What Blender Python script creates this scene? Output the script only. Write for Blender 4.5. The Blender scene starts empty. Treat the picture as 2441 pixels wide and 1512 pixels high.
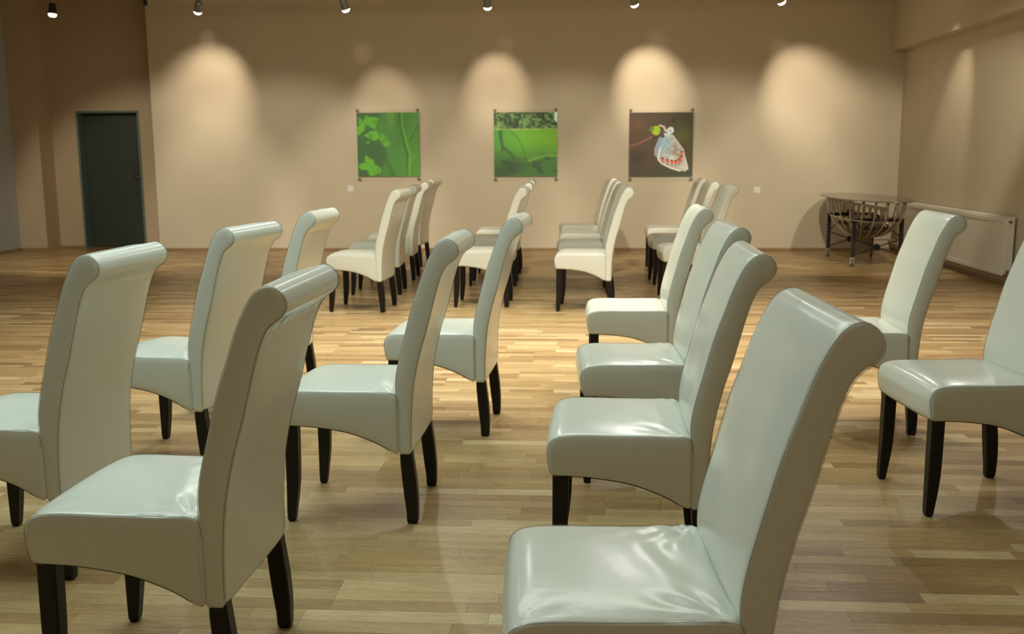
import bpy, bmesh, math, random
import numpy as np
from mathutils import Vector, Matrix
random.seed(7)
S = bpy.context.scene
COL = S.collection
PI = math.pi

# ------------------------------------------------------------------ camera
cam_d = bpy.data.cameras.new('camera'); cam = bpy.data.objects.new('camera', cam_d); COL.objects.link(cam)
CAM_R = Vector((0.99775524, 0.06665931, -0.00640367)); CAM_U = Vector((-0.00449766, 0.16211475, 0.98676166))
CAM_F = Vector((-0.06681499, 0.98451782, -0.16205065)); CAM_Z = 1.370
m = Matrix((CAM_R, CAM_U, -CAM_F)).transposed().to_4x4(); m.translation = Vector((0, 0, CAM_Z))
cam.matrix_world = m
cam_d.sensor_fit = 'HORIZONTAL'; cam_d.sensor_width = 36; cam_d.lens = 36 * 2371.35 / 2441
cam_d.clip_start = .05; cam_d.clip_end = 100
cam_d.dof.use_dof = True; cam_d.dof.focus_distance = 3.3; cam_d.dof.aperture_fstop = 5.6
S.camera = cam
def proj(x, y, z):
    d = Vector((x, y, z - CAM_Z)); w = d.dot(CAM_F)
    return 1220.5 + 2371.35 * d.dot(CAM_R) / w, 756 - 2371.35 * d.dot(CAM_U) / w, w

# ------------------------------------------------------------------ world, lights, exposure
S.view_settings.view_transform = 'Standard'; S.view_settings.look = 'None'
S.view_settings.exposure = 0.0; S.view_settings.gamma = 1.0; S.view_settings.use_curve_mapping = False
W = bpy.data.worlds.new('world'); S.world = W; W.use_nodes = True
W.node_tree.nodes['Background'].inputs[0].default_value = (.5, .6, .65, 1)
W.node_tree.nodes['Background'].inputs[1].default_value = .05
try:
    S.cycles.use_denoising = True
    S.cycles.max_bounces = 8; S.cycles.diffuse_bounces = 5; S.cycles.glossy_bounces = 4
    S.cycles.sample_clamp_indirect = 6
except Exception: pass
COOL = (.76, .98, .95); WARM = (1.0, .83, .60); NEUT = (1.0, .90, .74)
def area_light(x, y, z, sx, sy, e, c, aim=None):
    d = bpy.data.lights.new('unseen_overhead_light', 'AREA'); d.shape = 'RECTANGLE'; d.size = sx; d.size_y = sy; d.energy = e; d.color = c
    o = bpy.data.objects.new('unseen_overhead_light', d); COL.objects.link(o); o.location = (x, y, z)
    if aim: o.rotation_euler = (Vector(aim) - Vector((x, y, z))).to_track_quat('-Z', 'Y').to_euler()
    return o
def spot_light(p, aim, e, c, size=70, blend=.6, r=.04):
    d = bpy.data.lights.new('spot_beam', 'SPOT'); d.energy = e; d.color = c; d.spot_size = math.radians(size); d.spot_blend = blend; d.shadow_soft_size = r
    o = bpy.data.objects.new('spot_beam', d); COL.objects.link(o); o.location = p
    o.rotation_euler = (Vector(aim) - Vector(p)).to_track_quat('-Z', 'Y').to_euler()
    return o
# broad cool light and added warm fill over the near half (above the frame)
area_light(-2.0, 3.6, 3.55, 3.6, 2.6, 100, COOL)
area_light(.3, -.6, 3.55, 5.0, 1.6, 20, (1, .86, .60))  # unseen warm fill, added to brighten the faces turned to the camera
area_light(-.4, 6.4, 3.5, 3.6, .4, 62, (.90, 1.0, .88))
# neutral spots over the far seats and the bright strip of floor
for lx, e in ((-3.9, 130), (-1.7, 300), (-.1, 330), (1.5, 330)):
    spot_light((lx, 6.9, 3.45), (lx + .1, 7.0, 0), e, NEUT, 96, 1, .12)
# row of small down-lights farther back; their reflections glint on the leather
for lx in (-3.4, -1.5, .55, 2.3, 3.7):
    spot_light((lx, 9.2, 3.45), (lx, 7.6, 0), 85, (1, .96, .88), 110, 1, .045)
# distant spots whose cones graze the back wall below about 2.6 m
for lx in (-6.2, -4.2, -2.2, -.2, 1.8, 3.5):
    spot_light((lx, 7.6, 3.45), (lx, 14.2, .10), 480, (1, .90, .70), 40, .45, .06)
area_light(-.8, 11.4, 3.55, 8.5, .2, 11, (1, .80, .55), (-.8, 14.2, 2.4))  # unseen warm wash, added to lift the upper back wall
# the gallery track that washes the back wall; heads are built further down
LAMPS = [  # x, aim point on the back wall, energy, cone
    (-6.80, (-6.9, 12.3, 0.0), 50, 70),
    (-4.87, (-5.28, 14.22, 2.22), 100, 57),
    (-2.98, (-2.72, 14.22, 2.00), 40, 41),
    (-1.16, (-1.16, 14.22, 2.25), 76, 41),
    (0.66, (0.98, 14.22, 2.25), 130, 45),
    (2.45, (3.12, 14.22, 2.10), 110, 50),
]
LAMP_Y, LAMP_Z = 12.9, 3.25
TRACK_H = LAMP_Z + .20
for lx, aim, e, sz in LAMPS:
    p = Vector((lx, LAMP_Y, LAMP_Z)); dd = (Vector(aim) - p).normalized()
    spot_light(p + dd * .10, aim, e, WARM, sz, .85, .03)
# stray light leaving the vents of the lamp heads
for lx, ax, az, e, sz in ((-4.87, -5.26, 3.0, 7, 13), (-2.98, -3.05, 2.78, 5, 15), (-1.16, -1.02, 2.85, 3, 15), (.66, 1.06, 2.88, 4, 15), (2.45, 2.74, 2.74, 6, 16)):
    spot_light((lx + (.06 if ax > lx else -.06), LAMP_Y + .06, LAMP_Z), (ax, 14.22, az), e, WARM, sz, 1, .02)
spot_light((3.75, 11.6, 3.30), (4.4, 12.3, 1.6), 60, WARM, 42, .9, .03)

# ------------------------------------------------------------------ materials
def srgb(r, g, b):
    f = lambda c: (c / 255) / 12.92 if c / 255 <= .04045 else ((c / 255 + .055) / 1.055) ** 2.4
    return (f(r), f(g), f(b), 1)
def mat(name, col, rough=.5, metal=0, bump=0, bscale=50, spec=.5, noise=0, nscale=3, coat=0):
    M = bpy.data.materials.new(name); M.use_nodes = True; nt = M.node_tree; b = nt.nodes['Principled BSDF']
    b.inputs['Base Color'].default_value = col; b.inputs['Roughness'].default_value = rough; b.inputs['Metallic'].default_value = metal
    b.inputs['Specular IOR Level'].default_value = spec
    if coat: b.inputs['Coat Weight'].default_value = coat; b.inputs['Coat Roughness'].default_value = .12
    tc = nt.nodes.new('ShaderNodeTexCoord')
    if noise:
        n = nt.nodes.new('ShaderNodeTexNoise'); n.inputs['Scale'].default_value = nscale; n.inputs['Detail'].default_value = 5
        nt.links.new(tc.outputs['Object'], n.inputs['Vector'])
        mx = nt.nodes.new('ShaderNodeMixRGB'); mx.blend_type = 'MULTIPLY'; mx.inputs['Fac'].default_value = 1
        rp = nt.nodes.new('ShaderNodeMapRange'); rp.inputs['From Min'].default_value = .3; rp.inputs['From Max'].default_value = .7
        rp.inputs['To Min'].default_value = 1 - noise; rp.inputs['To Max'].default_value = 1
        nt.links.new(n.outputs['Fac'], rp.inputs['Value']); mx.inputs[1].default_value = col
        nt.links.new(rp.outputs['Result'], mx.inputs[2]); nt.links.new(mx.outputs[0], b.inputs['Base Color'])
    if bump:
        n = nt.nodes.new('ShaderNodeTexNoise'); n.inputs['Scale'].default_value = bscale; n.inputs['Detail'].default_value = 6
        nt.links.new(tc.outputs['Object'], n.inputs['Vector'])
        bp = nt.nodes.new('ShaderNodeBump'); bp.inputs['Strength'].default_value = bump; bp.inputs['Distance'].default_value = .002
        nt.links.new(n.outputs['Fac'], bp.inputs['Height']); nt.links.new(bp.outputs[0], b.inputs['Normal'])
    return M
def leather_mat():
    M = mat('cream_leather', (.73, .75, .68, 1), .225, 0, spec=.5)
    nt = M.node_tree; b = nt.nodes['Principled BSDF']; tc = nt.nodes.new('ShaderNodeTexCoord')
    v = nt.nodes.new('ShaderNodeTexVoronoi'); v.inputs['Scale'].default_value = 420; v.feature = 'SMOOTH_F1'
    n = nt.nodes.new('ShaderNodeTexNoise'); n.inputs['Scale'].default_value = 14; n.inputs['Detail'].default_value = 3
    n2 = nt.nodes.new('ShaderNodeTexNoise'); n2.inputs['Scale'].default_value = 60; n2.inputs['Detail'].default_value = 4
    for t in (v, n, n2): nt.links.new(tc.outputs['Object'], t.inputs['Vector'])
    b1 = nt.nodes.new('ShaderNodeBump'); b1.inputs['Strength'].default_value = .03; b1.inputs['Distance'].default_value = .001
    nt.links.new(v.outputs['Distance'], b1.inputs['Height'])
    b2 = nt.nodes.new('ShaderNodeBump'); b2.inputs['Strength'].default_value = .20; b2.inputs['Distance'].default_value = .006
    nt.links.new(n.outputs['Fac'], b2.inputs['Height']); nt.links.new(b1.outputs[0], b2.inputs['Normal'])
    nt.links.new(b2.outputs[0], b.inputs['Normal'])
    return M
def wood_mat():
    M = bpy.data.materials.new('oak_parquet'); M.use_nodes = True; nt = M.node_tree; N = nt.nodes; L = nt.links; b = N['Principled BSDF']
    g = N.new('ShaderNodeNewGeometry'); at = N.new('ShaderNodeAttribute'); at.attribute_name = 'rnd'
    off = N.new('ShaderNodeMath'); off.operation = 'MULTIPLY'; off.inputs[1].default_value = 173.0; L.new(at.outputs['Fac'], off.inputs[0])
    cb = N.new('ShaderNodeCombineXYZ'); L.new(off.outputs[0], cb.inputs[0]); L.new(off.outputs[0], cb.inputs[2])
    ad = N.new('ShaderNodeVectorMath'); ad.operation = 'ADD'; L.new(g.outputs['Position'], ad.inputs[0]); L.new(cb.outputs[0], ad.inputs[1])
    def tex(sx, sy, sc, det, dist=0):
        mp = N.new('ShaderNodeMapping'); mp.inputs['Scale'].default_value = (sx, sy, 1); L.new(ad.outputs[0], mp.inputs['Vector'])
        t = N.new('ShaderNodeTexNoise'); t.inputs['Scale'].default_value = sc; t.inputs['Detail'].default_value = det; t.inputs['Distortion'].default_value = dist
        L.new(mp.outputs[0], t.inputs['Vector']); return t.outputs['Fac']
    fine = tex(3, 90, 2.2, 5)
    blot = tex(1.2, 8, 2, 3)
    con = tex(2.4, 10, 1.3, 2, .4)
    mm = N.new('ShaderNodeMath'); mm.operation = 'MULTIPLY'; mm.inputs[1].default_value = 95; L.new(con, mm.inputs[0])
    sn = N.new('ShaderNodeMath'); sn.operation = 'SINE'; L.new(mm.outputs[0], sn.inputs[0])
    ramp = N.new('ShaderNodeValToRGB'); ce = ramp.color_ramp
    tones = [(0, (150, 120, 82)), (.12, (166, 135, 91)), (.35, (184, 153, 106)), (.6, (193, 164, 116)), (.85, (204, 176, 128)), (1, (222, 199, 154))]
    ce.elements[0].position = 0; ce.elements[0].color = srgb(*tones[0][1]); ce.elements[1].position = 1; ce.elements[1].color = srgb(*tones[-1][1])
    for p, c in tones[1:-1]:
        e = ce.elements.new(p); e.color = srgb(*c)
    L.new(at.outputs['Fac'], ramp.inputs[0])
    def mr(src, a, bb, c, d):
        q = N.new('ShaderNodeMapRange'); q.inputs['From Min'].default_value = a; q.inputs['From Max'].default_value = bb
        q.inputs['To Min'].default_value = c; q.inputs['To Max'].default_value = d; L.new(src, q.inputs['Value']); return q.outputs[0]
    def mul(a, bb):
        q = N.new('ShaderNodeMixRGB'); q.blend_type = 'MULTIPLY'; q.inputs['Fac'].default_value = 1; L.new(a, q.inputs[1]); L.new(bb, q.inputs[2]); return q.outputs[0]
    c = mul(ramp.outputs[0], mr(fine, .3, .7, .80, 1.08)); c = mul(c, mr(blot, .3, .7, .84, 1.06)); c = mul(c, mr(sn.outputs[0], -1, 1, .88, 1.03))
    L.new(c, b.inputs['Base Color'])
    b.inputs['Roughness'].default_value = .34; b.inputs['Specular IOR Level'].default_value = .45
    rr = mr(fine, .3, .7, .42, .30); L.new(rr, b.inputs['Roughness'])
    bp = N.new('ShaderNodeBump'); bp.inputs['Strength'].default_value = .12; bp.inputs['Distance'].default_value = .001
    L.new(fine, bp.inputs['Height']); L.new(bp.outputs[0], b.inputs['Normal'])
    return M
def print_mat():
    M = bpy.data.materials.new('photo_print'); M.use_nodes = True; nt = M.node_tree; b = nt.nodes['Principled BSDF']
    a = nt.nodes.new('ShaderNodeAttribute'); a.attribute_name = 'ink'; nt.links.new(a.outputs['Color'], b.inputs['Base Color'])
    b.inputs['Roughness'].default_value = .6; b.inputs['Specular IOR Level'].default_value = .2
    return M
def glass_mat(name, tint, rough=.02, alpha=.12, thin=True):
    M = bpy.data.materials.new(name); M.use_nodes = True; nt = M.node_tree; N = nt.nodes
    out = N['Material Output']; b = N['Principled BSDF']; b.inputs['Base Color'].default_value = tint
    b.inputs['Roughness'].default_value = rough; b.inputs['Specular IOR Level'].default_value = .5
    tr = N.new('ShaderNodeBsdfTransparent'); tr.inputs[0].default_value = (.80 + .2 * tint[0], .80 + .2 * tint[1], .80 + .2 * tint[2], 1)
    fr = N.new('ShaderNodeFresnel'); fr.inputs[0].default_value = 1.45
    mx = N.new('ShaderNodeMixShader'); ad = N.new('ShaderNodeMath'); ad.operation = 'ADD'; ad.inputs[1].default_value = alpha
    nt.links.new(fr.outputs[0], ad.inputs[0]); nt.links.new(ad.outputs[0], mx.inputs[0])
    nt.links.new(tr.outputs[0], mx.inputs[1]); nt.links.new(b.outputs[0], mx.inputs[2]); nt.links.new(mx.outputs[0], out.inputs[0])
    return M
def emit_mat(name, col, e):
    M = bpy.data.materials.new(name); M.use_nodes = True; b = M.node_tree.nodes['Principled BSDF']
    b.inputs['Base Color'].default_value = (.9, .9, .9, 1); b.inputs['Emission Color'].default_value = (*col, 1); b.inputs['Emission Strength'].default_value = e
    return M
M_LEATHER = leather_mat()
M_SEAM = mat('seam_thread', (.22, .19, .12, 1), .7)
M_STITCH = mat('stitch_thread', (.50, .47, .36, 1), .6)
M_LINING = mat('black_lining', (.010, .009, .009, 1), .9)
M_LEG = mat('black_brown_wood', (.006, .005, .0045, 1), .42, spec=.4, noise=.3, nscale=30, bump=.1, bscale=80)
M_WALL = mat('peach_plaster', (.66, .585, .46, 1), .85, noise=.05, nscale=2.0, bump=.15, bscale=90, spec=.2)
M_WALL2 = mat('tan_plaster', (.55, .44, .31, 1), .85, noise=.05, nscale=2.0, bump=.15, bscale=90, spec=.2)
M_GREYWALL = mat('grey_plaster', (.50, .53, .56, 1), .85, noise=.04, nscale=2.0, bump=.15, bscale=90, spec=.2)
M_CEIL = mat('ceiling_paint', (.55, .47, .36, 1), .9, bump=.1, bscale=60)
M_BASE = mat('oak_skirting', (.36, .24, .12, 1), .5, noise=.2, nscale=8)
M_FLOORBASE = mat('dark_subfloor', (.10, .065, .03, 1), .9, noise=.2)
M_WOOD = wood_mat()
M_DOOR = mat('dark_green_door_paint', (.040, .052, .042, 1), .45, noise=.06, nscale=2, bump=.05, bscale=60)
M_FRAME = mat('grey_green_steel_frame', (.13, .19, .17, 1), .4, noise=.05, bump=.03)
M_CHROME = mat('brushed_chrome', (.62, .61, .58, 1), .22, 1, bump=.03, bscale=200)
M_STEEL = mat('dark_steel', (.25, .24, .22, 1), .35, .9, bump=.03, bscale=200)
M_BLACK = mat('black_powder_coat', (.012, .013, .014, 1), .4, bump=.05, bscale=200)
M_LAMPGREY = mat('silver_grey_lamp_body', (.30, .29, .27, 1), .35, .6, bump=.03, bscale=120)
M_WHITE = mat('white_enamel', (.80, .78, .72, 1), .35, bump=.03, bscale=100)
M_PLATE = mat('white_plastic', (.86, .88, .88, 1), .4, bump=.02, bscale=100)
M_RUBBER = mat('grey_rubber', (.10, .10, .10, 1), .6, bump=.05)
M_CLEAR = mat('frosted_castor_plastic', (.45, .44, .40, 1), .3, bump=.03)
M_GLASS = glass_mat('smoked_table_glass', (.30, .28, .20, 1), .03, .05)
M_PANE = glass_mat('clear_acrylic', (.93, .93, .88, 1), .04, 0)
M_PRINT = print_mat()
M_GLOW = emit_mat('halogen_lens', (1.0, .82, .60), 9)
M_BRONZE = mat('bronze_grey_plate', (.24, .20, .14, 1), .4, .5, bump=.05)

# ------------------------------------------------------------------ helpers
def obj(name, bm, material, parent=None, smooth=False, label=None):
    me = bpy.data.meshes.new(name); bm.normal_update(); bm.to_mesh(me); bm.free()
    if material: me.materials.append(material)
    if smooth:
        for p in me.polygons: p.use_smooth = True
    o = bpy.data.objects.new(name, me); COL.objects.link(o)
    if parent: o.parent = parent
    if label: o['label'] = label
    return o
def empty(name, loc=(0, 0, 0), rz=0):
    o = bpy.data.objects.new(name, None); COL.objects.link(o); o.location = loc; o.rotation_euler = (0, 0, rz); o.empty_display_size = .1
    return o
def tag(o, label, cat, group=None):
    o['label'] = label; o['category'] = cat
    if group: o['group'] = group
    return o
def struct(o, label=None):
    o['kind'] = 'structure'
    if label: o['label'] = label
    return o
def box(bm, x0, x1, y0, y1, z0, z1, bev=0):
    r = bmesh.ops.create_cube(bm, size=1)
    vs = r['verts']
    for v in vs: v.co = Vector(((x0 + x1) / 2 + v.co.x * (x1 - x0), (y0 + y1) / 2 + v.co.y * (y1 - y0), (z0 + z1) / 2 + v.co.z * (z1 - z0)))
    if bev:
        es = list({e for v in vs for e in v.link_edges})
        bmesh.ops.bevel(bm, geom=es, offset=bev, segments=2, affect='EDGES', profile=.5)
    return bm
def tube(bm, pts, r, sides=8, cap=True):
    pts = [Vector(p) for p in pts]; rings = []
    n = len(pts); ref = None
    for i, p in enumerate(pts):
        t = (pts[min(i + 1, n - 1)] - pts[max(i - 1, 0)]).normalized()
        if ref is None:
            ref = t.orthogonal().normalized()
        a = (ref - t * ref.dot(t)).normalized(); ref = a; b = t.cross(a)
        rr = r[i] if isinstance(r, (list, tuple)) else r
        rings.append([bm.verts.new(p + (a * math.cos(2 * PI * k / sides) + b * math.sin(2 * PI * k / sides)) * rr) for k in range(sides)])
    for i in range(n - 1):
        for k in range(sides): bm.faces.new((rings[i][k], rings[i][(k + 1) % sides], rings[i + 1][(k + 1) % sides], rings[i + 1][k]))
    if cap:
        bm.faces.new(rings[0][::-1]); bm.faces.new(rings[-1])
    return bm
def lathe(bm, prof, axis_p, axis_d, sides=20):
    d = Vector(axis_d).normalized(); a = d.orthogonal().normalized(); b = d.cross(a); P = Vector(axis_p)
    rings = [[bm.verts.new(P + d * h + (a * math.cos(2 * PI * k / sides) + b * math.sin(2 * PI * k / sides)) * max(r, 1e-5)) for k in range(sides)] for r, h in prof]
    for i in range(len(rings) - 1):
        for k in range(sides): bm.faces.new((rings[i][k], rings[i][(k + 1) % sides], rings[i + 1][(k + 1) % sides], rings[i + 1][k]))
    bm.faces.new(rings[0][::-1]); bm.faces.new(rings[-1])
    return bm

# ------------------------------------------------------------------ room shell
XL, XR, YB, YR, ZC, YF = -8.27, 4.40, 14.22, 14.62, 3.80, -2.6
XJ, XP = -6.14, -7.86          # main wall's left end, pilaster's right edge
b = bmesh.new(); box(b, XL - .2, XR + .2, YF - .2, 15.2, -.20, -.013); floor = struct(obj('floor', b, M_FLOORBASE), 'three-strip oak parquet floor laid across the room')
b = bmesh.new(); box(b, XL - .2, XR + .2, YF - .2, 15.2, ZC, ZC + .15); struct(obj('ceiling', b, M_CEIL))
b = bmesh.new(); box(b, XJ, XR + .2, YB, YB + .9, -.013, ZC); struct(obj('wall_back', b, M_WALL), 'peach plaster back wall with the three pictures')
DX0, DX1, DZ = -7.475, -6.515, 2.035
b = bmesh.new()
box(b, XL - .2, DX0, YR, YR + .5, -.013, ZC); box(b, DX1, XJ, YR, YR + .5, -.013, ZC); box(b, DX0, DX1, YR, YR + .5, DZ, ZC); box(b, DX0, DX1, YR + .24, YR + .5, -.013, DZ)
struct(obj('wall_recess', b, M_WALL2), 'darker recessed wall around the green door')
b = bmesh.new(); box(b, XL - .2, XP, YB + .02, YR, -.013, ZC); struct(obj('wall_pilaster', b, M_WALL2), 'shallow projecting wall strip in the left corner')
b = bmesh.new(); box(b, XL - .2, XL, YF, YB + .02, -.013, ZC); struct(obj('wall_left', b, M_GREYWALL), 'bluish grey side wall')
b = bmesh.new(); box(b, XR, XR + .2, YF, YB, -.013, ZC); struct(obj('wall_right', b, M_WALL))
b = bmesh.new(); box(b, XL - .2, XR + .2, YF - .2, YF, -.013, ZC); struct(obj('wall_front', b, M_WALL2))
b = bmesh.new(); box(b, XR - .17, XR, YF, YB, 2.72, ZC); struct(obj('trim_1', b, M_WALL), 'boxed-in beam running along the top of the right wall')
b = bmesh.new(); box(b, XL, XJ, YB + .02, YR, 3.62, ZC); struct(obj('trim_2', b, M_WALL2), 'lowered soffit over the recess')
def skirting(name, x0, x1, y0, y1):
    b = bmesh.new(); box(b, x0, x1, y0, y1, 0, .035, .004); return struct(obj(name, b, M_BASE))
skirting('baseboard_back', XJ, XR, YB - .014, YB)
skirting('baseboard_right', XR - .014, XR, YF, YB - .014)
skirting('baseboard_left', XL, XL + .014, YF, YB + .02)
skirting('baseboard_recess', XP + .002, DX0 - .002, YR - .014, YR)
skirting('baseboard_recess_side', DX1 + .002, XJ, YR - .014, YR)
skirting('baseboard_pilaster', XL + .014, XP, YB + .006, YB + .02)

# door
door = struct(empty('door_1', ((DX0 + DX1) / 2, YR, 0)), 'dark green door deep in its reveal in the left recess')
def loc_obj(name, bm, m_, par, smooth=False, label=None):
    for v in bm.verts: v.co -= par.location
    return obj(name, bm, m_, par, smooth, label)
b = bmesh.new()
for (x0, x1, z0, z1) in ((DX0, DX0 + .03, 0, DZ), (DX1 - .03, DX1, 0, DZ), (DX0 + .03, DX1 - .03, DZ - .03, DZ)):
    box(b, x0, x1, YR - .015, YR + .235, z0, z1, .003)
loc_obj('door_frame', b, M_FRAME, door, label='lighter grey-green steel frame')
b = bmesh.new(); box(b, DX0 + .033, DX1 - .033, YR + .17, YR + .215, .008, DZ - .035, .003)
leaf = loc_obj('door_leaf', b, M_DOOR, door)
b = bmesh.new()
hx = DX1 - .09; hz = 1.06
lathe(b, [(.024, 0), (.024, .008), (.011, .01), (.010, .05)], (hx, YR + .17, hz), (0, -1, 0), 14)
tube(b, [(hx, YR + .125, hz), (hx - .03, YR + .122, hz), (hx - .12, YR + .125, hz)], .009, 8)
hd = loc_obj('door_handle', b, M_CHROME, door, True)
b = bmesh.new(); box(b, hx - .02, hx + .02, YR + .165, YR + .17, hz - .13, hz - .07, .002); loc_obj('lock_plate', b, M_STEEL, door)

# ------------------------------------------------------------------ parquet
rng = random.Random(3)
PW = .0705
def plank_bm(bm, lay, x0, x1, y0, y1, rnd, g):
    z1 = 0.0; z0 = -.0125; c = .0005
    xo0, xo1, yo0, yo1 = x0 + g, x1 - g, y0 + g, y1 - g
    base = [bm.verts.new(p) for p in ((xo0, yo0, z0), (xo1, yo0, z0), (xo1, yo1, z0), (xo0, yo1, z0))]
    mid = [bm.verts.new(p) for p in ((xo0, yo0, z1 - c), (xo1, yo0, z1 - c), (xo1, yo1, z1 - c), (xo0, yo1, z1 - c))]
    top = [bm.verts.new(p) for p in ((xo0 + c, yo0 + c, z1), (xo1 - c, yo0 + c, z1), (xo1 - c, yo1 - c, z1), (xo0 + c, yo1 - c, z1))]
    fs = [bm.faces.new(top)]
    for A, B in ((base, mid), (mid, top)):
        for k in range(4): fs.append(bm.faces.new((A[k], A[(k + 1) % 4], B[(k + 1) % 4], B[k])))
    for v in base + mid + top: v[lay] = rnd
planks = []
y = -1.0; row = 0
while y < YR + .25:
    x = XL - rng.uniform(0, .5)
    if row % 3 == 0: bx = XL - rng.uniform(0, 2.2)
    while x < XR:
        L_ = rng.choice((.26, .32, .38, .44, .5, .56, .62)) + rng.uniform(-.03, .03)
        # board ends (every 2.2 m) are shared by the three strips of a board
        nb = bx + 2.2 * (math.floor((x + .001 - bx) / 2.2) + 1)
        x1 = x + L_
        if nb - x1 < .14: x1 = nb
        a, c = max(x, XL), min(x1, XR)
        if c - a > .02 and y + PW > -1:
            planks.append((a, c, y, y + PW, min(1, max(0, rng.betavariate(2.2, 2.2) if rng.random() > .12 else rng.choice((rng.uniform(0, .12), rng.uniform(.9, 1)))))))
        x = x1
    y += PW; row += 1
vis = []
for i, p in enumerate(planks):
    cx, cy = (p[0] + p[1]) / 2, (p[2] + p[3]) / 2
    if cy < 2.2: continue
    q = [proj(xx, cy, 0) for xx in (p[0], cx, p[1])]
    if any(0 <= a[0] <= 2441 and 0 <= a[1] <= 1518 for a in q): vis.append((cy, i))
vis.sort(); singles = {i for _, i in vis[:298]}
fb = bmesh.new(); lay = fb.verts.layers.float.new('rnd')
for i, p in enumerate(planks):
    # keep the planks inside the room outline (recess and pilaster)
    x0, x1, y0, y1, r = p
    if y1 > YB - .001 and x1 > XJ:
        if x0 >= XJ: 
            if y0 > YB: continue
            y1 = min(y1, YB)
        else: x1 = XJ if y0 > YB - .07 else x1
    if x1 - x0 < .01 or y1 - y0 < .004: continue
    if i in singles:
        b = bmesh.new(); l2 = b.verts.layers.float.new('rnd'); ox, oy = (x0 + x1) / 2, (y0 + y1) / 2
        plank_bm(b, l2, x0 - ox, x1 - ox, y0 - oy, y1 - oy, r, .0002)
        o = obj('plank', b, M_WOOD, floor); o.location = (ox, oy, 0)
    else:
        plank_bm(fb, lay, x0, x1, y0, y1, r, .0002)
pf = obj('parquet_field', fb, M_WOOD, floor); pf['kind'] = 'stuff'

# ------------------------------------------------------------------ the chair
def resample(pts, n):
    P = [Vector(p) for p in pts]
    # catmull-rom through the points, then even arc length
    D = []
    for i in range(len(P) - 1):
        p0 = P[max(i - 1, 0)]; p1 = P[i]; p2 = P[i + 1]; p3 = P[min(i + 2, len(P) - 1)]
        for k in range(12):
            t = k / 12
            D.append(.5 * ((2 * p1) + (p2 - p0) * t + (2 * p0 - 5 * p1 + 4 * p2 - p3) * t * t + (3 * p1 - p0 - 3 * p2 + p3) * t ** 3))
    D.append(P[-1])
    L_ = [0]
    for i in range(1, len(D)): L_.append(L_[-1] + (D[i] - D[i - 1]).length)
    out = []; j = 0
    for k in range(n):
        s = L_[-1] * k / (n - 1)
        while j < len(L_) - 2 and L_[j + 1] < s: j += 1
        f = (s - L_[j]) / max(1e-9, L_[j + 1] - L_[j]); out.append(D[j].lerp(D[j + 1], min(1, max(0, f))))
    return out
def pillow(A, B, h, nv, disp, r=.006, m_=8, puff=.004):
    """closed body between the outline curves A and B (2D u,w), extruded to v=+-h with rounded side edges"""
    n = len(A); loop = A + B[::-1][1:-1]; nl = len(loop)
    # outward normals
    cen = sum(loop, Vector((0, 0))) / nl; nor = []
    area = sum(loop[i].x * loop[(i + 1) % nl].y - loop[(i + 1) % nl].x * loop[i].y for i in range(nl))
    sg = 1 if area > 0 else -1
    for i in range(nl):
        t = (loop[(i + 1) % nl] - loop[i - 1]); t.normalize(); nor.append(Vector((t.y, -t.x)) * sg)
    bm = bmesh.new()
    st = [(-h, r, 0), (-h + r * .3, r * .29, 0), (-h + r, 0, 0)]
    inner = [(-h + r + (2 * h - 2 * r) * k / (nv - 1)) for k in range(1, nv - 1)]
    st += [(v, 0, 1) for v in inner] + [(h - r, 0, 0), (h - r * .3, r * .29, 0), (h, r, 0)]
    rings = []
    for v, ins, _ in st:
        R = []
        for i in range(nl):
            p = loop[i] - nor[i] * ins; d = disp(loop[i], v, nor[i]) if ins == 0 else 0
            p = p + nor[i] * d
            R.append(bm.verts.new((p.x, v, p.y)))
        rings.append(R)
    for a in range(len(rings) - 1):
        for i in range(nl):
            bm.faces.new((rings[a][i], rings[a][(i + 1) % nl], rings[a + 1][(i + 1) % nl], rings[a + 1][i]))
    for side, R in ((-1, rings[0]), (1, rings[-1])):
        G = []
        for i in range(n):
            a = R[i]; bb = R[i] if i in (0, n - 1) else R[nl - i]
            if i in (0, n - 1): G.append([a] * (m_ + 1)); continue
            rowv = [a]
            for k in range(1, m_):
                x = k / m_; co = a.co.lerp(bb.co, x); th = (a.co - bb.co).length
                co.y += side * puff * (4 * x * (1 - x)) ** .8 * min(1, th / .04)
                rowv.append(bm.verts.new(co))
            rowv.append(bb); G.append(rowv)
        for i in range(n - 1):
            for k in range(m_):
                q = []
                for v in (G[i][k], G[i + 1][k], G[i + 1][k + 1], G[i][k + 1]):
                    if v not in q: q.append(v)
                if len(q) > 2: bm.faces.new(q)
    bmesh.ops.recalc_face_normals(bm, faces=bm.faces)
    return bm, loop, nor
SEAT_A = [(.4405, .425), (.443, .455), (.439, .476), (.429, .491), (.410, .501), (.382, .506), (.330, .508), (.22, .507), (.10, .508), (.030, .508), (.004, .502), (-.004, .488), (-.005, .44), (-.005, .38)]
SEAT_B = [(.4405, .425), (.437, .40), (.428, .379), (.405, .376), (.365, .375), (.30, .371), (.20, .357), (.13, .337), (.07, .312), (.030, .289), (.008, .279), (-.004, .283), (-.005, .32), (-.005, .38)]
BACK_A = [(-.024, .272), (-.006, .274), (-.003, .30), (-.003, .36), (-.002, .448), (.001, .505), (.001, .552), (-.010, .616), (-.040, .733), (-.064, .822), (-.093, .905), (-.111, .957), (-.133, 1.008), (-.157, 1.048), (-.179, 1.066), (-.200, 1.071), (-.220, 1.063), (-.235, 1.046), (-.2395, 1.028)]
BACK_B = [(-.024, .272), (-.048, .274), (-.052, .30), (-.053, .36), (-.056, .431), (-.067, .54), (-.092, .654), (-.118, .74), (-.147, .85), (-.166, .915), (-.179, .948), (-.190, .968), (-.204, .983), (-.219, .993), (-.231, 1.004), (-.238, 1.017), (-.2395, 1.028)]
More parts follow.
